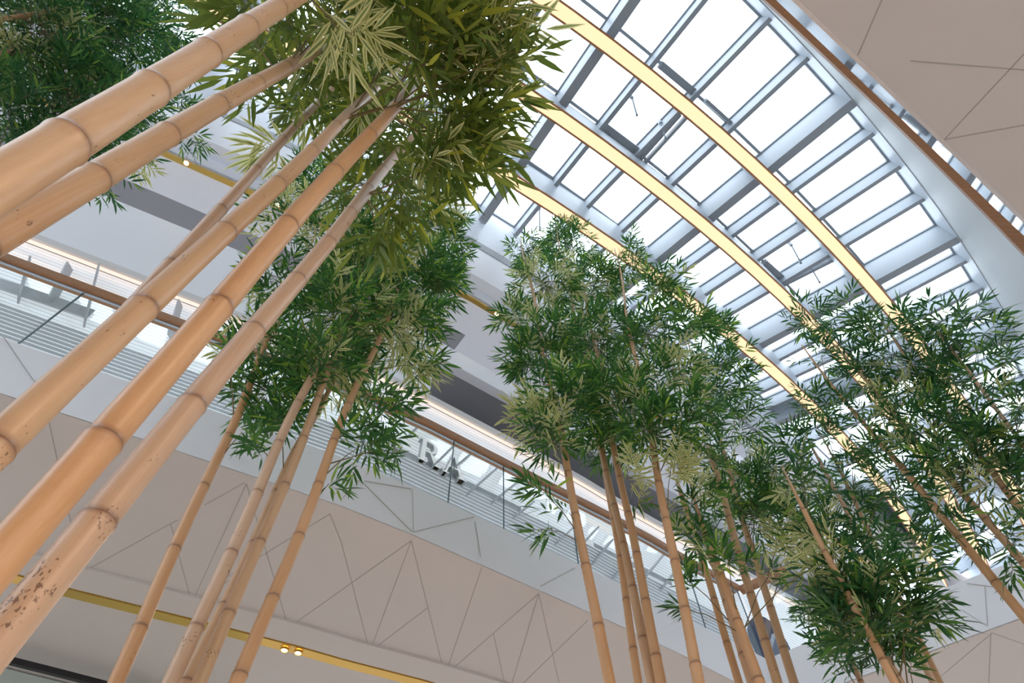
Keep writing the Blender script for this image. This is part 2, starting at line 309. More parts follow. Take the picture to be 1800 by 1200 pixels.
# ------------------------------------------------------------------ shopfront behind it, LED line, second gallery
ext = lambda P, a, b_: np.vstack([P[0] + (P[0] - P[1]) / np.linalg.norm(P[0] - P[1]) * a, P, P[-1] + (P[-1] - P[-2]) / np.linalg.norm(P[-1] - P[-2]) * b_])
farx = ext(far, .01, 14)
shop = offset(farx, 1.50)
ZL = EYE + 7.2 / .728             # LED line under the second gallery
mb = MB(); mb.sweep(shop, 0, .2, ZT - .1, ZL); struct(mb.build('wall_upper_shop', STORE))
mb = MB()
for k in range(18):
    z = EYE + 6.70 + k * .085; mb.sweep(shop, -.05, -.01, z, z + .022)
tag(mb.build('louvre_screen', plain('pale_grey_louvre', (.60, .62, .65), .5)), 'band of grey horizontal louvres along the foot of the upper shopfront', 'louvre')
mb = MB(); mb.sweep(offset(farx, 1.40), 0, .05, ZL - .05, ZL - .01); tag(mb.build('led_line', LED), 'thin warm glowing line along the top of the upper shopfront', 'light strip')
mb = MB(); mb.sweep(far[:-1], .05, .12, ZT - .005, ZT + .03); tag(mb.build('floor_light_line', LED), 'thin warm glowing line along the foot of the glass balustrade', 'light strip')
# shop sign letters R A in serif capitals, standing on the shopfront
def letter(polys, name, label, px, h):
    o3 = on_wall(*px, offset(far, 1.40)); ls = (o3[:2] @ LV); tdir = (path_point(shop, ls / S + .05) - path_point(shop, ls / S - .05)); tdir /= np.linalg.norm(tdir); nd = np.array([-tdir[1], tdir[0]])
    mb = MB()
    for pl in polys:
        n = len(pl); fr = [(*(o3[:2] + tdir * x * h - nd * .03), o3[2] + y * h) for x, y in pl]; bk = [(*(o3[:2] + tdir * x * h + nd * .095), o3[2] + y * h) for x, y in pl]
        mb.add(fr + bk, [tuple(range(n)), tuple(range(2 * n - 1, n - 1, -1))]); mb.add(fr + bk, [(k, n + k, n + (k + 1) % n, (k + 1) % n) for k in range(n)], 1)
    tag(mb.build(name, [LETTER, REFL_SHADE]), label, 'letter')  # grey side faces stand in for shade on the letters
bowl = [(.30 + .02, 1 - .06)] 
def arc(cx, cy, rx, ry, a0, a1, n): return [(cx + rx * math.cos(a0 + (a1 - a0) * i / n), cy + ry * math.sin(a0 + (a1 - a0) * i / n)) for i in range(n + 1)]
Rp = [[(.08, 0), (.24, 0), (.24, 1), (.08, 1)], [(0, 0), (.34, 0), (.34, .05), (0, .05)], [(0, .95), (.3, .95), (.3, 1), (0, 1)],
      [(.24, .46), (.42, .46), (.42, .53), (.24, .53)], [(.24, .93), (.42, .93), (.42, 1), (.24, 1)], [(.40, .48), (.56, .44), (.80, .0), (.62, .0)], [(.60, 0), (.86, 0), (.86, .05), (.60, .05)]]
o_ = arc(.40, .73, .28, .27, -math.pi / 2, math.pi / 2, 8); i_ = arc(.40, .73, .13, .20, -math.pi / 2, math.pi / 2, 8)
Rp += [[o_[k], o_[k + 1], i_[k + 1], i_[k]] for k in range(8)]
Ap = [[(.36, 1), (.48, 1), (.86, .0), (.68, .0)], [(.36, 1), (.42, 1), (.16, 0), (.08, 0)], [(0, 0), (.26, 0), (.26, .05), (0, .05)], [(.60, 0), (.94, 0), (.94, .05), (.60, .05)], [(.2, .33), (.66, .33), (.66, .40), (.2, .40)]]
letter(Rp, 'sign_letter_r', 'white raised serif capital R on the upper shopfront', (733, 806), .56)
letter(Ap, 'sign_letter_a', 'white raised serif capital A on the upper shopfront, right of the R', (776, 828), .56)
fr = thing('skylight_reflection', 'grey slanting bars standing in for the skylight lattice in the bright upper shopfront', 'reflection', (*path_point(shop, .5), ZT + 1), None)  # solid bars in place of roof beams mirrored in the glass
SF = offset(farx, 1.46)
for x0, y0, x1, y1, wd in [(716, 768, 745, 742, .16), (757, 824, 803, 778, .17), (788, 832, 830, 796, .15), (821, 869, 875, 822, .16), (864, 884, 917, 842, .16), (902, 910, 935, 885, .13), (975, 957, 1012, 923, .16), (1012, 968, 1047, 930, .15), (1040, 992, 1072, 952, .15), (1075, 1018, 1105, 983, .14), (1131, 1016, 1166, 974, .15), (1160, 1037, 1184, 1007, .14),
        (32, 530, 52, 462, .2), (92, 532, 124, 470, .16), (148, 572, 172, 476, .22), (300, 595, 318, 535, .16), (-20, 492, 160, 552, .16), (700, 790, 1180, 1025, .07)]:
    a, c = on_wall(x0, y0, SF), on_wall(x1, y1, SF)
    wd *= 1.5; mb = MB(); mb.bar(a, c, .03, wd) if abs((c - a)[2]) < .5 * np.linalg.norm(c - a) else mb.bar(a, c, wd, .03); mb.build('reflection_bar', REFL_SHADE, fr)
# dark rounded seat back seen through the corner of the balustrade
cw = offset(far, .75)
c0 = on_wall(1349, 1120, np.vstack([cw[-3:], cw[-1] + LV * 2]))
t = thing('lounge_chair', 'dark blue-grey rounded seat back behind the glass at the gallery corner', 'chair', (c0[0], c0[1], ZT - .1))
mb = MB(); n = 14; hw = .46
prof = [(hw * math.cos(a), .55 * math.sin(a)) for a in np.linspace(0, math.pi, n)]
for side, y in ((0, -.09), (1, .09)):
    pass
tv = np.array([math.cos(A28 + .1), math.sin(A28 + .1)]); nv = np.array([-tv[1], tv[0]])
ztop = c0[2]
v = []
for y in (-.10, .10):
    v += [(*(c0[:2] + tv * x + nv * y), ztop - .15 + z) for x, z in prof]
v = [(*(c0[:2] + tv * x - nv * .1), ztop - .15 + z) for x, z in prof] + [(*(c0[:2] + tv * hw * s - nv * .1), ZT + .30) for s in (-.8, .8)] + \
    [(*(c0[:2] + tv * x + nv * .1), ztop - .15 + z) for x, z in prof] + [(*(c0[:2] + tv * hw * s + nv * .1), ZT + .30) for s in (-.8, .8)]
k = n + 2
mb.add(v, [tuple(range(k)), tuple(range(2 * k - 1, k - 1, -1))] + [(i, k + i, k + (i + 1) % k, (i + 1) % k) for i in range(k)]); mb.build('backrest', NAVY, t)
mb = MB(); mb.hexa([(*(c0[:2] + tv * x + nv * y), z) for z in (ZT + .25, ZT + .42) for x, y in ((-.45, -.1), (.45, -.1), (.45, .6), (-.45, .6))]); mb.build('seat', NAVY, t)
for x, y in ((-.4, -.05), (.4, -.05), (.4, .55), (-.4, .55)):
    p = c0[:2] + tv * x + nv * y; mb = MB(); mb.box(p[0] - .02, p[0] + .02, p[1] - .02, p[1] + .02, ZT - .1, ZT + .26); mb.build('leg', BLACK, t)

# second gallery: white parapet wall (tall on the left, opening into a dark recess on the right)
w3 = offset(farx, 1.47); L0 = (on_wall(762, 650, w3)[:2] @ LV) / S
ZP = EYE + 7.2 / .583; ZQ = on_wall(848, 743, w3)[2]; ZO = on_wall(900, 697, w3)[2]
left = np.array([p for p in w3 if (p @ LV) / S < L0 - .02] + [path_point(w3, L0)]); right = np.array([path_point(w3, L0)] + [p for p in w3 if (p @ LV) / S > L0 + .02])
mb = MB(); mb.sweep(left, 0, .25, ZL, ZP); struct(mb.build('wall_upper_left', WHITE))
mb = MB(); mb.sweep(right, 0, .25, ZL, ZQ); mb.sweep(right, 0, .25, ZO, ZP); struct(mb.build('wall_upper_right', WHITE))
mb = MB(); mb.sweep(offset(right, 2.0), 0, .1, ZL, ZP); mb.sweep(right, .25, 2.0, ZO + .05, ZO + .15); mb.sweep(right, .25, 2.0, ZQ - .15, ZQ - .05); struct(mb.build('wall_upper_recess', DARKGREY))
mb = MB(); mb.sweep(farx, 1.35, 8.5, ZL, ZL + .15); struct(mb.build('ceiling_upper_shop', SOFFIT))
HR = EYE + 18.8                   # underside of the glowing ribs
ZG = EYE + 21.3                   # glass
ZB = EYE + 20.0                   # underside of rim and main beams
ZC = EYE + 6.95 / .457
# top bulkhead: soffit beyond the gold channel, bulkhead wall up to the roof
gp = np.array([atz(x, y, ZC) for x, y in ((120, 192), (300, 271), (420, 325), (560, 390), (700, 458), (830, 523), (870, 547), (960, 600), (1100, 690), (1300, 830))])[:, :2]
ext = lambda P, a, b_: np.vstack([P[0] + (P[0] - P[1]) / np.linalg.norm(P[0] - P[1]) * a, P, P[-1] + (P[-1] - P[-2]) / np.linalg.norm(P[-1] - P[-2]) * b_])
gp = ext(gp, 12, 9)
mb = MB(); mb.sweep(gp, .0, 1.15, ZC, ZC + .2); struct(mb.build('ceiling_upper_gallery', WHITE))
gl = gp @ LV / S; cutp = path_point(gp, .62)
mb = MB(); mb.sweep(np.vstack([gp[gl < .60], [cutp]]), 1.15, 9, ZC + .02, ZC + .2); struct(mb.build('ceiling_upper_shade', DARKGREY))  # dark grey colour stands in for shade deep under this ceiling
mb = MB(); mb.sweep(np.vstack([[cutp], gp[gl > .64]]), 1.15, 9, ZC, ZC + .2); struct(mb.build('ceiling_upper_right', WHITE))
mb = MB(); mb.sweep(gp, -.02, .11, ZC - .06, ZC + .03); tag(mb.build('gold_channel', GOLD), 'brushed gold strip high on the bulkhead below the glass roof', 'trim strip')
for x, y, lb in ((493, 355, 'bright small lamp in the upper gold strip seen between the foreground stems'), (873, 549, 'bright small lamp in the upper gold strip left of the central crown'), (330, 285, 'small lamp glowing in the upper gold strip near the left crown')):
    p = on_wall(x, y, gp); downlight((p[0], p[1], ZC - .10), lb, power=60, r=.06)
mb = MB(); mb.sweep(gp, 0, .3, ZC + .01, ZC + .75); struct(mb.build('wall_bulkhead_lower', WHITE))
ZE = EYE + 18.0
ed = np.array([atz(x, y, ZE) for x, y in ((200, 118), (390, 205), (470, 240), (830, 430), (885, 463), (1000, 534), (1200, 668), (1400, 812))])[:, :2]
ed = ext(ed, 12, 9)
mb = MB(); mb.sweep(ed, .0, .35, ZC + .75, ZE); struct(mb.build('wall_bulkhead_upper', WHITE))

# ------------------------------------------------------------------ glass roof
A36 = math.radians(36); L6 = np.array([math.cos(A36), math.sin(A36)]); N6 = np.array([-math.sin(A36), math.cos(A36)])
def curve(px, z, lo, hi, n=46, deg=3):   # smooth plan curve through photo directions on the plane z
    Q = np.array([atz(x, y, z)[:2] for x, y in px]); l, m = Q @ L6, Q @ N6
    c = np.polyfit(l, m, deg); dl = np.polyder(c); xs = np.linspace(lo, hi, n); ys = np.polyval(c, xs)
    a, b_ = l.min(), l.max(); d2 = np.polyder(dl)
    for i, x in enumerate(xs):      # beyond the picks carry the curve on with its end slope and a gentle bend
        for e, s in ((a, -1), (b_, 1)):
            if (x - e) * s > 0: ys[i] = np.polyval(c, e) + np.polyval(dl, e) * (x - e) + .5 * KB * (x - e) ** 2
    return np.array([L6 * x + N6 * y for x, y in zip(xs, ys)])
KB = .013
rib1 = [(980, 15), (1050, 63), (1180, 170), (1200, 187), (1297, 267), (1343, 313), (1400, 363), (1438, 400), (1493, 453), (1537, 510), (1577, 560), (1630, 620), (1670, 687), (1700, 730), (1747, 797)]
rib2 = [(930, 167), (1013, 227), (1133, 317), (1200, 370), (1243, 400), (1300, 447), (1347, 490), (1400, 547), (1477, 620), (1530, 683), (1587, 753), (1633, 823), (1680, 897), (1713, 957)]
rib3 = [(360, 8), (392, 30), (476, 72), (860, 290), (933, 333), (990, 373), (1200, 523), (1267, 577), (1333, 630), (1387, 677), (1433, 723), (1467, 760), (1510, 803), (1557, 857), (1593, 907), (1623, 960), (1650, 1020)]
rimi = [(1333, 43), (1400, 110), (1460, 173), (1513, 237), (1560, 297), (1600, 353), (1637, 404), (1670, 457), (1700, 507), (1725, 555), (1747, 595)]
rimo = [(1343, 10), (1433, 100), (1500, 183), (1593, 290), (1635, 350), (1665, 392), (1715, 462), (1752, 525), (1795, 607)]
mul1 = [(1023, 0), (1073, 40), (1147, 100), (1200, 145), (1233, 170), (1283, 218), (1342, 273), (1392, 328), (1437, 378), (1482, 425), (1520, 472), (1562, 517)]
mul2 = [(953, 143), (987, 167), (1057, 217), (1150, 290), (1183, 318), (1235, 364), (1288, 409), (1330, 447), (1373, 490)]
mul3 = [(853, 233), (912, 270), (980, 317), (1040, 363), (1200, 483), (1243, 523), (1290, 560), (1320, 587)]
gedge = [(801, 336), (846, 363), (909, 402), (948, 423), (1050, 492)]
LO, HI = -22, 42
R3c = curve(rib3, HR, LO, HI); R2c = curve(rib2, HR, LO, HI); R1c = curve(rib1, HR, LO, HI)
RO = curve(rimo, ZB, LO, HI, deg=2)
M1c = curve(mul1, ZG, LO, HI, deg=2); M2c = curve(mul2, ZG, LO, HI, deg=2); M3c = curve(mul3, ZG, LO, HI, deg=2); GEc = curve(gedge, ZG, LO, HI, deg=1)
def clip(path, keep): return path
tn = 5
for i, (c, lb) in enumerate(((R1c, 'nearest the rim'), (R2c, 'the middle one'), (R3c, 'furthest from the rim'))):
    mb = MB(); mb.sweep(c, -.21, .21, HR + .06, ZG); struct(mb.build('trim_%d' % tn, STEEL), 'white steel roof rib, ' + lb); tn += 1
    t = thing('rib_light', ('long curved warm glowing strip on the roof rib ' + ('closest to the white outer rim' if i == 0 else 'between the other two glowing ribs' if i == 1 else 'lowest left of the three')), 'light strip', (*c[len(c) // 3], HR), 'glowing strips under the roof ribs')
    mb = MB(); mb.sweep(c, -.17, .17, HR, HR + .05); mb.build('diffuser', GLOW, t)
    mb = MB(); mb.sweep(c, -.23, -.17, HR - .02, HR + .09); mb.sweep(c, .17, .23, HR - .02, HR + .09); mb.build('side_trim', WOOD, t)
# outer rim: white web above, grey wall below
mb = MB(); mb.sweep(RO, -.5, 0, ZB, ZG + .1); struct(mb.build('trim_%d' % tn, STEEL), 'curved white rim of the glass roof'); tn += 1
mb = MB(); mb.sweep(RO, -.45, -.03, Z0 + 2.2, ZB - .01); struct(mb.build('wall_near_upper', GREYWALL))
# far rim
mb = MB(); mb.sweep(ed, -.02, .35, ZE, ZG + .1)
mb.sweep(RO, -.02, .07, ZG - .10, ZG + .01)
for c, w in ((M1c, .10), (M2c, .10), (M3c, .10), (GEc, .12)): mb.sweep(c, -w / 2, w / 2, ZG - .12, ZG + .06)
struct(mb.build('trim_%d' % tn, STEEL_D), 'grey mullions running along the roof'); tn += 1
mb = MB(); n = len(GEc); gi = GEc
edi = np.array([L6 * l + N6 * np.interp(l, ed @ L6, ed @ N6) for l in (GEc @ L6)])
mb.add([(*p, ZG - .06) for p in GEc] + [(*p, ZE + .2) for p in edi], [(i, i + 1, n + i + 1, n + i) for i in range(n - 1)]); struct(mb.build('trim_%d' % tn, WHITE), 'white sloping panel band along the far edge of the glass'); tn += 1
# beams: (rim point, far point) at their undersides
def ln_hit(p, d, path):            # plan line met with a path
    best = None
    for a, b_ in zip(path[:-1], path[1:]):
        e = b_ - a; A = np.array([[d[0], -e[0]], [d[1], -e[1]]])
        if abs(np.linalg.det(A)) < 1e-9: continue
        t_, u = np.linalg.solve(A, a - p)
        if -.001 <= u <= 1.001 and (best is None or abs(t_) < abs(best[0])): best = (t_, p + d * t_)
    return best[1] if best else None
main = [((1115, 2), (849, 388)), ((1490, 190), (1160, 458)), ((1672, 428), (1298, 630)), ((1757, 603), (1352, 750))]
small = [((1133, 133), (909, 411)), ((1345, 43), (1103, 293)), ((1410, 113), (1165, 342)), ((1523, 245), (1275, 425)), ((1570, 302), (1325, 463)), ((1612, 358), (1365, 505)), ((1685, 467), (1310, 665)), ((1712, 515), (1335, 692)), ((1727, 556), (1345, 722))]
bl = []; print("RO", RO[::6].round(1).tolist())
for q in main: bl.append((1, *q))
for q in small: bl.append((0, *q))
recs = []
for k, a, c in bl:
    z = ZB + .05 if k else ZB + .62; A_, C_ = atz(*a, z)[:2], atz(*c, z)[:2]; d = (C_ - A_) / np.linalg.norm(C_ - A_); recs.append((k, z, A_, d))
# carry the rhythm on beyond the frame and to the hidden far end
ang = sorted([(math.atan2(r[3][1], r[3][0]), r[2] @ L6, r[0]) for r in recs], key=lambda r: r[1])
def line_at(l, th, k):
    z = ZB + .05 if k else ZB + .62; p0 = ln_hit(L6 * l - N6 * 40, N6, RO); return (k, z, p0, np.array([math.cos(th), math.sin(th)]))
first = ln_hit(recs[0][2], recs[0][3], RO); f_l = first @ L6; lastp = ln_hit(recs[3][2], recs[3][3], RO); l_l = lastp @ L6
for j in range(1, 9): recs.append(line_at(f_l - 1.95 * j, math.atan2(recs[0][3][1], recs[0][3][0]) + .045 * j, 1 if j % 4 == 0 else 0))
thl = math.atan2(recs[3][3][1], recs[3][3][0])
for j in range(1, 10): recs.append(line_at(l_l + 1.75 * j, thl - .065 * j, 1 if j % 4 == 0 else 0))
print("f_l", f_l, l_l)
for k, z, p, d in recs:
    a = ln_hit(p, d, RO); c = ln_hit(p, d, GEc)
    if a is None or c is None: continue
    w = .30 if k else .15; mb = MB(); dd = (c - a) / np.linalg.norm(c - a)
    mb.sweep([a - dd * .1, c + dd * (.6 if k else .1)], -w / 2, w / 2, z + .012, ZG - (0 if k else .02), 0)
    mb.sweep([a, c], -w / 2, w / 2, z, z + .01, 1)
    mb.sweep([a, c], -w / 2 - .05, w / 2 + .05, ZG - .09, ZG + .01, 1)
    struct(mb.build('trim_%d' % tn, [STEEL, STEEL_D]), 'main cross beam of the glass roof' if k else 'slim glazing bar of the glass roof'); tn += 1
for (x0, y0), (x1, y1), w_ in (((1063, 222), (1123, 267), .24), ((1160, 113), (1220, 163), .24), ((1343, 460), (1380, 493), .22), ((1283, 215), (1240, 176), .12), ((1104, 303), (1195, 200), .12), ((1112, 309), (1205, 207), .10), ((1375, 500), (1470, 452), .12)):
    a, c = atz(x0, y0, ZG - .3), atz(x1, y1, ZG - .3); mb = MB(); mb.bar(a, c, w_, .25); struct(mb.build('trim_%d' % tn, STEEL_D), 'grey frame bar of an opening roof light'); tn += 1
# glazing in four bays between rim, mullions and far edge
for i, (a, c) in enumerate(((RO, M1c), (M1c, M2c), (M2c, M3c), (M3c, GEc))):
    mb = MB(); n = len(a); mb.add([(*p, ZG + .02) for p in a] + [(*p, ZG + .02) for p in c], [(k, k + 1, n + k + 1, n + k) for k in range(n - 1)])
    struct(mb.build('window_%d' % (i + 1), GLASS_ROOF))
# opaque roof around the glass
mb = MB(); n = len(RO)
mb.add([(*(p), ZG + .12) for p in RO] + [(*(p - N6 * 26), ZG + .12) for p in RO], [(k, k + 1, n + k + 1, n + k) for k in range(n - 1)])
mb.add([(*(p), ZG + .12) for p in ed] + [(*(p + N6 * 26), ZG + .12) for p in ed], [(k, k + 1, len(ed) + k + 1, len(ed) + k) for k in range(len(ed) - 1)])
struct(mb.build('ceiling_roof', WHITE))
# window opener arms
oi = 0
for (x0, y0, x1, y1), lb in zip([(1111, 172, 1119, 201), (1161, 216, 1170, 243), (1391, 431, 1407, 461), (1421, 463, 1440, 495), (1332, 680, 1343, 716), (948, 367, 949, 403), (1311, 661, 1316, 676)],
        ['slim opener arm hanging from a glazing bar, upper left of the three ribs middle bay', 'slim opener arm beside the double frame in the middle bay near the top', 'upper slim opener arm in the bay above the right crowns', 'lower slim opener arm in the bay above the right crowns', 'slim opener arm hanging near the lowest glowing strip at the right', 'slim opener arm hanging above the tip of the central crown', 'short opener arm just above the lowest visible opener arm']):
    a, c = atz(x0, y0, ZG - .35), atz(x1, y1, ZG - .95)
    t = thing('window_opener', lb, 'window opener', a, 'opener arms of the glass roof')
    mb = MB(); mb.bar(a, c, .045, .045); mb.build('arm', ALU, t)
    mb = MB(); mb.bar(a + np.array([0, 0, .33]), a - np.array([0, 0, .03]), .09, .09); mb.build('bracket', STEEL_D, t)
    mb = MB(); mb.bar(c, c + (c - a) / np.linalg.norm(c - a) * .06, .07, .07); mb.build('end_stop', STEEL_D, t)

# ------------------------------------------------------------------ near gallery: mirror fascia and wooden rail overhead
ZN = EYE + S * 1.15
t = thing('near_balustrade', 'polished reflecting balustrade with broad brown wooden rail at the upper right', 'balustrade', (*path_point(near[::-1], .8), Z0 + .1))
nr = np.array([atz(x, y, ZN)[:2] for x, y in ((1300, -42), (1345, 0), (1450, 98), (1560, 203), (1680, 322), (1800, 445), (1900, 552))])
c = np.polyfit(nr @ L6, nr @ N6, 2); xs = np.linspace((nr @ L6).min(), (nr @ L6).max(), 24); nr = np.array([L6 * x + N6 * y for x, y in zip(xs, np.polyval(c, xs))])
nr = ext(nr, 6, 6)[::-1]
mb = MB(); mb.sweep(near[1:], 0, .03, Z0 - .01, Z0 + .33); mb.build('reflecting_panel', MIRROR, t)
mb = MB(); mb.sweep(nr, .0, .27, ZN, ZN + .10); mb.build('handrail', WOOD, t)
mb = MB(); mb.sweep(nr, .275, .33, ZN + .02, ZN + .08); mb.build('rail_channel', plain('dark_bronze', (.12, .08, .05), .4), t)

# ------------------------------------------------------------------ bamboo
def place(x, y, w, dia):
    d = ray(x, y); h = np.cross(d, [0, 0, 1]); h /= np.linalg.norm(h); t_ = 1.0; e = np.array([0, 0, EYE])
    for _ in range(20):
        X, Y, _q = proj(np.array([d * t_ + h * dia / 2 + e, d * t_ - h * dia / 2 + e])); t_ *= math.hypot(X[0] - X[1], Y[0] - Y[1]) / w
    return d * t_ + e
def near_axis(x, y, p):
    d = ray(x, y); dh = d[:2]; t_ = (p[:2] @ dh) / (dh @ dh); return d * t_ + np.array([0, 0, EYE])
# name: bottom pixel (at a joint), width, top pixel, true diameter, joint spacing, material, forced top height, label
T = dict(
F1=((115, 250, 95), (510, 5), .090, .38, 0, None), F2=((167, 312, 62), (567, 78), .090, .49, 0, None), F3=((252, 540, 55), (650, 168), .074, .55, 3, None),
F4=((388, 368, 24), (597, 138), .060, .58, 2, None), F5=((180, 775, 72), (752, 118), .090, .60, 1, 5.3), F6=((171, 915, 68), (707, 262), .090, .50, 2, None),
M1=((247, 1102, 27), (433, 683), .090, .58, 1, None), M2=((345, 1102, 28), (545, 670), .090, .54, 2, None), M3=((328, 1197, 26), (550, 740), .088, .54, 3, None), M4=((402, 1077, 25), (545, 740), .086, .56, 3, None), M5=((422, 1185, 28), (605, 740), .090, .52, 1, None),
R1=((1052, 1100, 20), (990, 790), .090, .57, 1, None), R2=((1113, 1140, 15), (1062, 800), .080, .52, 1, None), R3=((1130, 1122, 18), (1062, 800), .090, .52, 0, None), R4=((1153, 1153, 19), (1082, 790), .090, .52, 1, None), R5=((1222, 1167, 21), (1150, 795), .090, .46, 1, None),
S1=((1278, 1130, 14), (1200, 870), .080, .5, 1, None), S2=((1307, 1150, 19), (1252, 975), .090, .5, 0, None), S3=((1333, 1193, 20), (1267, 1007), .088, .5, 1, None), S4=((1345, 1127, 17), (1250, 807), .088, .48, 3, None), S5=((1377, 1140, 16), (1318, 950), .090, .45, 0, None),
T1=((1552, 1160, 15), (1425, 920), .062, .5, 1, None), T5=((1577, 1190, 15), (1490, 1040), .064, .5, 0, None), T2=((1600, 1120, 12), (1455, 835), .060, .5, 2, None), T3=((1623, 1137, 11), (1500, 880), .058, .5, 3, None), T4=((1513, 1197, 11), (1460, 1077), .060, .5, 2, None),
U1=((1750, 1023, 18), (1583, 820), .085, .5, 1, None), U2=((1733, 913, 14), (1643, 810), .070, .5, 0, None), U3=((1767, 860, 13), (1640, 690), .065, .5, 3, None), U4=((1750, 717, 8), (1647, 580), .042, .5, 2, None),
V1=((0, 95, 12), (140, 72), .062, .5, 2, None), V2=((0, 35, 12), (140, 10), .062, .5, 1, None), V3=((20, 255, 11), (90, 225), .056, .5, 3, None))
LAB = dict(
F1='thickest pale tan bamboo crossing the upper left corner, topmost of the foreground stems', F2='second foreground bamboo from the top left, with brown scratches along its stem',
F3='speckled foreground bamboo with a dark scar, third thick stem from the top left', F4='thin bamboo stem hidden partly behind the scarred speckled stem', F5='smooth orange foreground bamboo between the scarred stem and the spotted stem',
F6='brown-spotted foreground bamboo, lowest right of the thick leaning stems', M1='leftmost slender bamboo of the clump left of centre, crossing the gold strip', M2='second slender bamboo from the left in the clump left of centre',
M3='slender bamboo mostly hidden behind another stem in the clump left of centre', M4='yellowish slender bamboo second from the right in the clump left of centre', M5='rightmost slender bamboo of the clump left of centre',
R1='leftmost single bamboo of the central clump, in front of the glass balustrade', R2='thin bamboo at the left edge of the tight bunch in the central clump', R3='middle bamboo of the tight bunch in the central clump', R4='right bamboo of the tight bunch in the central clump', R5='single bamboo right of the tight bunch under the central crown',
S1='thin leftmost bamboo of the clump in front of the gallery corner', S2='second bamboo from the left of the clump at the gallery corner', S3='third bamboo of the clump at the gallery corner, touching the second', S4='bamboo crossing in front of the dark seat back', S5='rightmost bamboo of the gallery corner clump, with black cracks near the bottom',
T1='thick-stemmed bamboo rising through the dense dark crown at the bottom right', T5='thick-stemmed bamboo close beside and right of another one at the bottom right', T2='slim bamboo left of its twin rising before the end fascia', T3='slim bamboo right of its twin rising before the end fascia', T4='small thin bamboo at the lower left of the dense dark crown',
U1='long leaning bamboo crossing the end fascia at the right edge', U2='bamboo leaving the right frame edge above the end fascia', U3='bamboo high at the right with twisted crown under the middle glowing strip', U4='thin bamboo reaching the white roof rim at the far right',
V1='lower horizontal-looking bamboo in the dark crown at the top left', V2='upper horizontal-looking bamboo in the dark crown at the top left corner', V3='thin lowest bamboo in the dark crown at the left edge')
GROUP = dict(F='foreground bamboos', M='bamboos left of centre', R='bamboos of the central clump', S='bamboos at the gallery corner', T='bamboos at the bottom right', U='bamboos at the far right', V='bamboos at the top left')
trees = {}
for k, (bp, tp, dia, sp, mi, zt) in T.items():
    p = place(*bp, dia)
    q = near_axis(*tp, p) if zt is None else atz(*tp, zt + EYE)
    trees[k] = dict(p=p, q=q, dia=dia, sp=sp, mi=mi, u=(q - p) / (q[2] - p[2]), bp=bp, tp=tp)
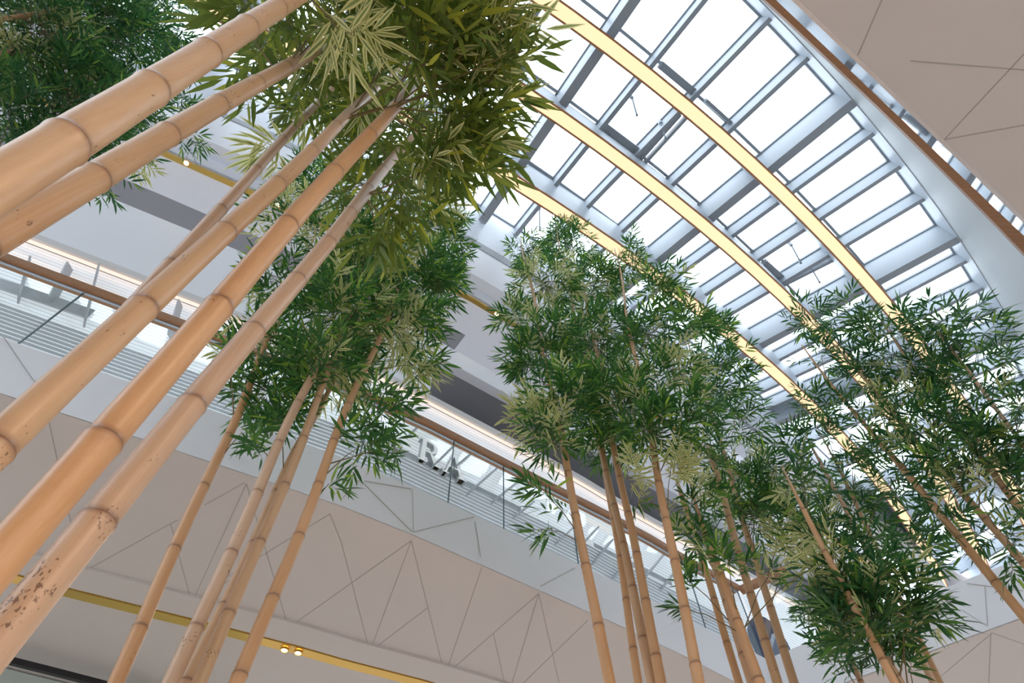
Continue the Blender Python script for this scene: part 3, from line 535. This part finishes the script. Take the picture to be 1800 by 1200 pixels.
# blobs of leaves: photo x, y, radius, density, share of striped leaves, (height for the foreground clump)
BL = dict(
F=[(600, 170, 70, 1, 0, 6.3), (680, 190, 85, 1.1, .1, 6.4), (735, 255, 75, 1, .1, 6.2), (540, 150, 60, .8, 0, 6.0), (680, 100, 85, 1, 0, 6.5), (660, 300, 60, .8, 0, 6.0), (460, 80, 55, .8, 0, 5.6), (470, 20, 80, 1, 0, 3.9), (600, 60, 75, 1.1, .9, 3.7), (600, 20, 100, 1, .1, 4.5), (740, 50, 110, 1.1, 0, 4.2), (840, 50, 90, 1.1, .25, 4.4), (890, 40, 45, 1, .8, 4.2), (865, 140, 60, 1, .15, 4.3), (660, 150, 90, 1.1, .3, 4.9), (780, 160, 100, 1.1, 0, 4.4), (840, 210, 80, 1.1, .2, 4.2), (540, 110, 80, 1, .1, 4.6), (460, 130, 50, .7, .0, 4.4), (790, 270, 75, 1, .3, 4.0), (760, 300, 70, 1, .1, 4.0), (710, 340, 80, 1, .05, 4.0), (660, 400, 45, .9, 0, 4.0), (660, 240, 70, 1, .0, 5.3), (700, 430, 45, .8, .0, 4.0), (840, 285, 40, .8, .6, 4.2), (560, 200, 60, .7, .1, 5.0), (500, 190, 40, .6, .3, 4.8), (620, 330, 55, .6, .0, 4.7), (400, 20, 40, .7, 0, 4.1), (480, 260, 25, .4, .9, 4.7), (780, -40, 110, 1, .1, 4.6), (620, -40, 110, 1, .1, 4.4), (905, 90, 28, .6, .3, 4.1)],
M=[(765, 390, 62, 1.2, .15), (800, 430, 35, 1, 0), (500, 380, 60, .8, .35), (560, 330, 60, .8, .0), (610, 430, 90, 1.1, .2), (700, 470, 95, 1.2, .3), (770, 500, 55, 1.1, 0), (500, 490, 70, 1, .1), (600, 550, 105, 1.2, .25), (700, 580, 90, 1.2, .5), (735, 640, 45, 1, .4), (450, 600, 65, 1, .1), (395, 610, 35, .8, .3), (470, 690, 80, 1.1, 0), (590, 650, 90, 1.2, .5), (670, 720, 65, 1, .1), (560, 640, 90, 1.1, .1), (425, 760, 40, .8, 0), (490, 740, 50, .8, 0), (640, 780, 55, .9, 0), (700, 790, 32, .9, 0), (578, 850, 20, .9, .2), (745, 560, 40, .9, .1), (780, 470, 40, 1, 0), (640, 500, 90, 1, .1), (460, 790, 26, .8, 0)],
R=[(1000, 430, 55, 1.1, 0), (925, 440, 42, 1, 0), (990, 390, 18, 1, 0), (960, 500, 75, 1.1, .45), (1050, 500, 70, 1.1, .25), (1110, 460, 38, 1, .1), (1108, 420, 14, 1, 0), (1165, 500, 48, .9, .3), (1225, 560, 40, .9, 0), (905, 560, 42, 1, .1), (960, 600, 75, 1.1, .1), (1050, 610, 95, 1.2, .1), (1150, 590, 80, 1.1, .1), (925, 640, 50, 1.1, .1), (1000, 700, 85, 1.2, .1), (1100, 710, 100, 1.2, .15), (1190, 650, 60, 1.1, .5), (930, 730, 50, 1, .75), (970, 770, 55, 1.1, .3), (1060, 770, 55, 1.1, 0), (1150, 760, 65, 1.1, .2), (1215, 730, 55, 1.1, 0), (960, 870, 36, .8, .1), (950, 930, 20, .7, 0), (1100, 840, 42, .9, .9), (1180, 820, 40, 1, .8), (1000, 900, 22, .5, .4), (1125, 880, 22, .7, .6), (1090, 790, 40, .8, .1)],
S=[(1255, 590, 45, .9, 0), (1280, 640, 50, .9, 0), (1250, 690, 50, .9, 0), (1300, 740, 50, .9, .1), (1230, 800, 55, 1, .2), (1300, 840, 75, 1.1, .25), (1365, 820, 50, .8, .2), (1220, 880, 50, 1, .4), (1320, 910, 65, 1.1, .1), (1390, 910, 45, 1, .3), (1400, 960, 48, 1.1, .9), (1430, 995, 24, 1, .9), (1220, 950, 45, 1, .1), (1210, 1020, 26, .9, 0), (1280, 980, 45, .8, .1), (1350, 870, 50, .9, .1), (1360, 1000, 32, .7, .4), (1200, 1070, 14, .6, 0), (1265, 1085, 20, .6, 0), (1290, 690, 40, .7, 0)],
T=[(1450, 740, 46, .7, 0), (1400, 780, 40, .6, 0), (1415, 850, 55, .8, .1), (1500, 800, 50, .7, .1), (1480, 880, 65, .8, .1), (1560, 860, 50, .6, 0), (1440, 930, 48, .9, .2), (1530, 950, 62, .8, .1), (1480, 1010, 72, 1.2, .25), (1600, 960, 50, .7, 0), (1560, 1020, 55, 1, .2), (1615, 1045, 42, 1, .1), (1450, 1080, 50, 1, .6), (1520, 1090, 65, 1.5, .1), (1590, 1080, 50, 1.2, .2), (1640, 1090, 28, .8, .2), (1550, 1140, 48, 1, 0), (1465, 1150, 36, .8, 0), (1410, 1060, 28, .7, 0), (1500, 1060, 50, 1.4, 0), (1600, 1180, 25, .6, 0)],
U=[(1425, 555, 42, .7, 0), (1490, 560, 50, .7, 0), (1445, 620, 45, .6, 0), (1560, 570, 52, .7, 0), (1640, 565, 48, .7, 0), (1700, 560, 44, .7, 0), (1735, 590, 38, .6, 0), (1600, 640, 72, 1.0, .1), (1520, 650, 52, .7, 0), (1430, 700, 40, .5, 0), (1500, 720, 50, .6, 0), (1590, 700, 55, 1.0, .6), (1680, 670, 62, 1, 0), (1760, 650, 45, .7, 0), (1790, 720, 50, .8, .2), (1640, 760, 68, 1.1, .1), (1730, 770, 70, 1.1, .1), (1700, 840, 78, 1.1, .25), (1785, 850, 55, 1, .1), (1600, 840, 48, .7, .1), (1650, 910, 42, .7, 0), (1770, 940, 48, .8, .1), (1710, 920, 45, .9, .1), (1550, 780, 42, .5, .1), (1690, 980, 25, .6, 0), (1800, 790, 40, .9, .3), (1780, 1000, 22, .6, 0)],
V=[(30, 300, 55, 1, 0), (110, 270, 55, 1, .1), (60, 50, 100, 1.3, 0), (180, 50, 95, 1.2, 0), (270, 50, 60, 1, 0), (100, 80, 60, .6, .9), (110, 180, 100, 1.4, 0), (210, 170, 80, 1.2, 0), (300, 110, 42, .8, 0), (60, 270, 60, 1.1, 0), (310, 190, 40, .7, 0), (20, 180, 60, 1.1, 0), (170, 300, 50, .8, 0), (245, 290, 30, .7, .7), (335, 250, 25, .7, 0), (0, 360, 25, .6, 0), (300, 20, 50, .8, 0), (130, -20, 90, 1, 0), (60, 330, 40, .7, 0), (30, 90, 40, .5, .9)])
DEN = dict(F=2.3, M=1.9, R=1.9, S=1.7, T=1.75, U=1.45, V=1.6); SC = dict(F=1.4, M=1.22, R=1.22, S=1.2, T=1.2, U=1.2, V=1.2); UMAX = dict(F=.97, M=.95, R=.97, S=.85, T=.12, U=.35, V=-1)
LEAFM = dict(F=LEAF_WARM, M=LEAF_GREEN, R=LEAF_GREEN, S=LEAF_GREEN, T=LEAF_DEEP, U=LEAF_DEEP, V=LEAF_DEEP)
def nrm(a): return a / np.linalg.norm(a, axis=-1, keepdims=True)
def axis_at(t_, z): return t_['p'] + t_['u'] * (z - t_['p'][2])
for k, t_ in trees.items(): t_['br'] = []; t_['twl'] = []; t_['lv'] = ([], []); t_['top'] = t_['q'][2] + .3
segs_px = {k: (np.array(t_['bp'][:2], float), np.array(t_['tp'], float)) for k, t_ in trees.items()}
for c, blobs in BL.items():
    ks = [k for k in trees if k[0] == c]
    for bi, bb in enumerate(blobs):
        x, y, rp, den, vs = bb[:5]
        if c == 'F': cen = atz(x, y, bb[5] + EYE); ks_ = [k for k in ks if k != 'F1' or bb[5] < 4.0]
        else: ks_ = ks
        best = None
        for k in ks_:
            t_ = trees[k]; ce = atz(x, y, bb[5] + EYE) if c == 'F' else near_axis(x, y, t_['p'])
            dd = np.linalg.norm((ce - axis_at(t_, ce[2]))[:2]) + (0 if ce[2] > t_['q'][2] - .4 else .4) + rng.random() * .12
            if best is None or dd < best[0]: best = (dd, k, ce)
        _, k, ce = best; t_ = trees[k]
        dist = np.linalg.norm(ce - np.array([0, 0, EYE])); r = rp * dist / FPX * .82
        if c not in 'FV':     # spread crowns in depth a little
            ce = np.array([0, 0, EYE]) + (ce - np.array([0, 0, EYE])) * (1 + rng.uniform(-.05, .05)); 
        t_['top'] = max(t_['top'], ce[2] + r * .7)
        zb = max(ce[2] - .45 - r * .3, t_['q'][2] - 1.2); zb = min(zb, ce[2] - .05); st = axis_at(t_, zb)
        t_['br'].append((st, ce))
        spray_px = 7.5 * .150 * .0215 * .66 * SC[c] ** 2 * (FPX / dist) ** 2
        ns = max(5, int(den * DEN[c] * math.pi * rp * rp / spray_px))
        dirs = nrm(rng.normal(size=(ns, 3))); rad = r * rng.random(ns) ** .40
        O = ce + dirs * rad[:, None] * np.array([1, 1, .9])
        for o, dr in zip(O, dirs):
            out = nrm(o - (st * .6 + ce * .4)); ax = nrm(out * .9 + dr * .5 + rng.normal(size=3) * .35 + np.array([0, 0, -.12]))
            X, Y, D = proj(o)
            skip = False
            for kk in trees:
                a, b_ = segs_px[kk]; pp = np.array([X[0], Y[0]]); ab = b_ - a; u = (pp - a) @ ab / (ab @ ab)
                if -.3 < u < UMAX[kk[0]]:
                    dpx = np.linalg.norm(pp - a - ab * u); tt = trees[kk]; wpx = tt['bp'][2] * (1 - .6 * max(0, u))
                    if dpx < wpx / 2 + 26 * 3.2 / max(D[0], 3.2) :
                        ca = near_axis(pp[0], pp[1], tt['p'])
                        if D[0] < proj(ca)[2][0] + .25 and (tt is t_ or kk[0] in 'FMR'): skip = True; break
            if skip: continue
            st2 = ce + (o - ce) * .15
            t_['twl'].append((st2, o))
            t_['lv'][1 if rng.random() < vs else 0].append((o, ax))
def tube(mb, pts, rad, n=12):
    pts = np.array(pts, float); v = []; m = len(pts)
    for i, p in enumerate(pts):
        d = pts[min(i + 1, m - 1)] - pts[max(i - 1, 0)]; d /= np.linalg.norm(d); up = np.array([1.0, 0, 0]) if abs(d[0]) < .9 else np.array([0, 1.0, 0])
        a = np.cross(d, up); a /= np.linalg.norm(a); b_ = np.cross(d, a)
        v += [p + (a * math.cos(2 * math.pi * j / n) + b_ * math.sin(2 * math.pi * j / n)) * rad[i] for j in range(n)]
    f = [(i * n + j, i * n + (j + 1) % n, (i + 1) * n + (j + 1) % n, (i + 1) * n + j) for i in range(m - 1) for j in range(n)]
    f += [tuple(range(n - 1, -1, -1)), tuple(range((m - 1) * n, m * n))]; mb.add(v, f)
def leaves_mesh(name, sprays, mat, parent, scale):
    V, Tn = [], []
    O = np.array([s[0] for s in sprays]); A = nrm(np.array([s[1] for s in sprays])); ns = len(O)
    Nn = rng.normal(size=(ns, 3)) * .55 + np.array([0, 0, 1.0]); Nn = nrm(Nn - A * (Nn * A).sum(1)[:, None]); B = np.cross(Nn, A)
    rows = []
    for i in range(8):
        keep = rng.random(ns) < (1 if i < 6 else .6)
        side = 0 if i == 0 else (1 if i % 2 else -1)
        tpos = 1 - .13 * i; angl = side * (.28 + .13 * i) + rng.normal(size=ns) * .13
        base = O + A * ((tpos - .5) * .15 * scale)[..., None] if False else O + A * ((tpos - .55) * .16 * scale)
        d = A * np.cos(angl)[:, None] + B * np.sin(angl)[:, None] + Nn * rng.normal(size=ns)[:, None] * .16 + np.array([0, 0, -.10]); d = nrm(d)
        ln = rng.uniform(.105, .185, ns) * scale * (1.05 if i == 0 else 1); wd = ln * rng.uniform(.125, .175, ns)
        nn = nrm(Nn + rng.normal(size=(ns, 3)) * .25); nn = nrm(nn - d * (nn * d).sum(1)[:, None]); s_ = np.cross(nn, d)
        rows.append((base[keep], d[keep], s_[keep], nn[keep], ln[keep], wd[keep]))
    b_, d, s_, nn, ln, wd = [np.concatenate([r[i] for r in rows]) for i in range(6)]
    ln = ln[:, None]; wd = wd[:, None]; n = len(b_)
    droop = np.array([0, 0, -1.0]) * ln
    P = [b_, b_ + d * ln * .3 + s_ * wd * .46 + nn * wd * .12, b_ + d * ln * .3, b_ + d * ln * .3 - s_ * wd * .46 + nn * wd * .12,
         b_ + d * ln * .65 + s_ * wd * .40 + nn * wd * .10 + droop * .03, b_ + d * ln * .65 + droop * .03, b_ + d * ln * .65 - s_ * wd * .40 + nn * wd * .10 + droop * .03, b_ + d * ln + droop * .10]
    V = np.stack(P, 1).reshape(-1, 3)
    tr = np.array([(0, 2, 1), (0, 3, 2), (1, 2, 5), (1, 5, 4), (2, 3, 6), (2, 6, 5), (4, 5, 7), (5, 6, 7)])
    F = (tr[None] + (np.arange(n) * 8)[:, None, None]).reshape(-1, 3)
    me = bpy.data.meshes.new(name); me.vertices.add(len(V)); me.vertices.foreach_set('co', V.astype(np.float32).ravel())
    me.loops.add(F.size); me.loops.foreach_set('vertex_index', F.astype(np.int32).ravel()); me.polygons.add(len(F)); me.polygons.foreach_set('loop_start', np.arange(len(F), dtype=np.int32) * 3)
    me.update(calc_edges=True); me.materials.append(mat)
    at = me.attributes.new('edge', 'FLOAT', 'POINT'); at.data.foreach_set('value', np.tile(np.array([.5, 1, 0, 1, 1, 0, 1, .5], np.float32), n))
    ob = bpy.data.objects.new(name, me); COL.objects.link(ob); ob.parent = parent; ob.matrix_parent_inverse = Matrix.Translation(parent.location).inverted()
    return n
tot = 0
for k, t_ in trees.items():
    base = axis_at(t_, 0.0); root = thing('bamboo', LAB[k], 'bamboo', base, GROUP[k[0]])
    top = t_['top']; zq = t_['q'][2]; sp = t_['sp']; z0 = t_['p'][2]; R0 = t_['dia'] / 2
    zn = [z0 + sp * j for j in range(-int(z0 / sp), 60) if .05 < z0 + sp * j < top - .1]
    prof = [(0, 1, 0)]
    for j, z in enumerate(zn):
        prof += [(z - .05, 1.0, 0), (z - .016, 1.03, .12), (z - .006, 1.075, .55), (z, 1.06, 1), (z + .006, .985, .55), (z + .02, .975, .12), (z + .06, .985, 0)]
        if j + 1 < len(zn): prof += [(z + sp * .5, .985, 0)]
    prof += [(top, 1, 0)]
    n = 40 if k[0] == 'F' else 20; v = []; nodev = []
    ph = rng.uniform(0, 6.28); amp = .02 if k[0] != 'F' else .008
    for z, s_, nd in prof:
        frac = max(0, (z - zq)) / max(.5, top - zq); rr = R0 * s_ * (1 - .16 * min(1, max(0, (z - z0) / max(1, zq - z0)))) * (1 - .75 * frac)
        c = axis_at(t_, z) + np.array([math.sin(z * 1.9 + ph), math.cos(z * 1.5 + ph), 0]) * amp * min(1, max(0, z - z0) * .5)
        v += [(c[0] + rr * math.cos(2 * math.pi * j / n), c[1] + rr * math.sin(2 * math.pi * j / n), z) for j in range(n)]; nodev += [nd] * n
    m = len(prof); f = [(i * n + j, i * n + (j + 1) % n, (i + 1) * n + (j + 1) % n, (i + 1) * n + j) for i in range(m - 1) for j in range(n)] + [tuple(range(n - 1, -1, -1)), tuple(range((m - 1) * n, m * n))]
    ob = link('stem', v, f, CULMS[t_['mi']], root, smooth=True); at = ob.data.attributes.new('node', 'FLOAT', 'POINT'); at.data.foreach_set('value', nodev)
    mb = MB()
    if t_['br']:
        zs = [b_[0][2] for b_ in t_['br']]; tube(mb, [axis_at(t_, min(zs) - .05), axis_at(t_, max(zs) + .1)], [.003, .003], 5)
    for st, ce in t_['br']:
        mid = st * .45 + ce * .55 + np.array([0, 0, .05]); tube(mb, [st, mid, ce], [.0065, .0045, .003], 6)
    for a, o in t_['twl']: tube(mb, [a, o], [.0022, .0012], 3)
    if mb.v: mb.build('branches', TWIG, root)
    sc = SC[k[0]]
    if t_['lv'][0]: tot += leaves_mesh('foliage', t_['lv'][0], LEAFM[k[0]], root, sc)
    if t_['lv'][1]:
        tot += leaves_mesh('striped_foliage', t_['lv'][1], LEAF_PALE, root, sc * 1.02)
print('leaves', tot)

# ------------------------------------------------------------------ light
w = bpy.data.worlds.new('sky'); bpy.context.scene.world = w; w.use_nodes = True
bg = w.node_tree.nodes['Background']; bg.inputs[0].default_value = (.80, .90, 1.0, 1); bg.inputs[1].default_value = 3.7
def area(name, loc, size, power, col, rot=(0, 0, 0)):
    ld = bpy.data.lights.new(name, 'AREA'); ld.shape = 'DISK'; ld.size = size; ld.energy = power; ld.color = col
    o = bpy.data.objects.new(name, ld); COL.objects.link(o); o.location = loc; o.rotation_euler = rot; return o
def upl(loc, tgt, power, size=1.0):     # added warm spots, unseen below the view, light the bamboos from beneath
    ld = bpy.data.lights.new('added_uplight', 'SPOT'); ld.energy = power; ld.color = (1, .72, .42); ld.spot_size = size; ld.spot_blend = .6; ld.shadow_soft_size = .12
    o = bpy.data.objects.new('added_uplight', ld); COL.objects.link(o); o.location = loc
    o.rotation_euler = (Vector(tgt) - Vector(loc)).to_track_quat('-Z', 'Y').to_euler()
upl((.1, .2, .3), (-.9, .8, 6), 80, 1.2)
upl((-.8, 2.4, .3), (-1.8, 3.5, 6), 35, 1.0)
upl((1.6, 3.6, .3), (1.2, 4.9, 6), 35, 1.0)
upl((3.4, 4.8, .3), (3.2, 6.0, 7), 35, 1.0)
# added warm lamps, unseen under the galleries, for bounce onto the soffits
area('added_warm_lamp', (*LN(0, 8.5), Z0 - .3), 2.5, 45, (1, .82, .62))
area('added_warm_lamp', (*LN(7, 9.5), Z0 - .3), 2.5, 45, (1, .82, .62))
area('added_warm_lamp', (*LN(3, -4), Z0 - .3), 2.5, 150, (1, .70, .44))
sc = bpy.context.scene
sc.view_settings.view_transform = 'Standard'; sc.view_settings.look = 'None'; sc.view_settings.gamma = 1; sc.view_settings.exposure = .18; sc.view_settings.use_curve_mapping = False
sc.cycles.max_bounces = 10; sc.cycles.transparent_max_bounces = 16; sc.cycles.diffuse_bounces = 5
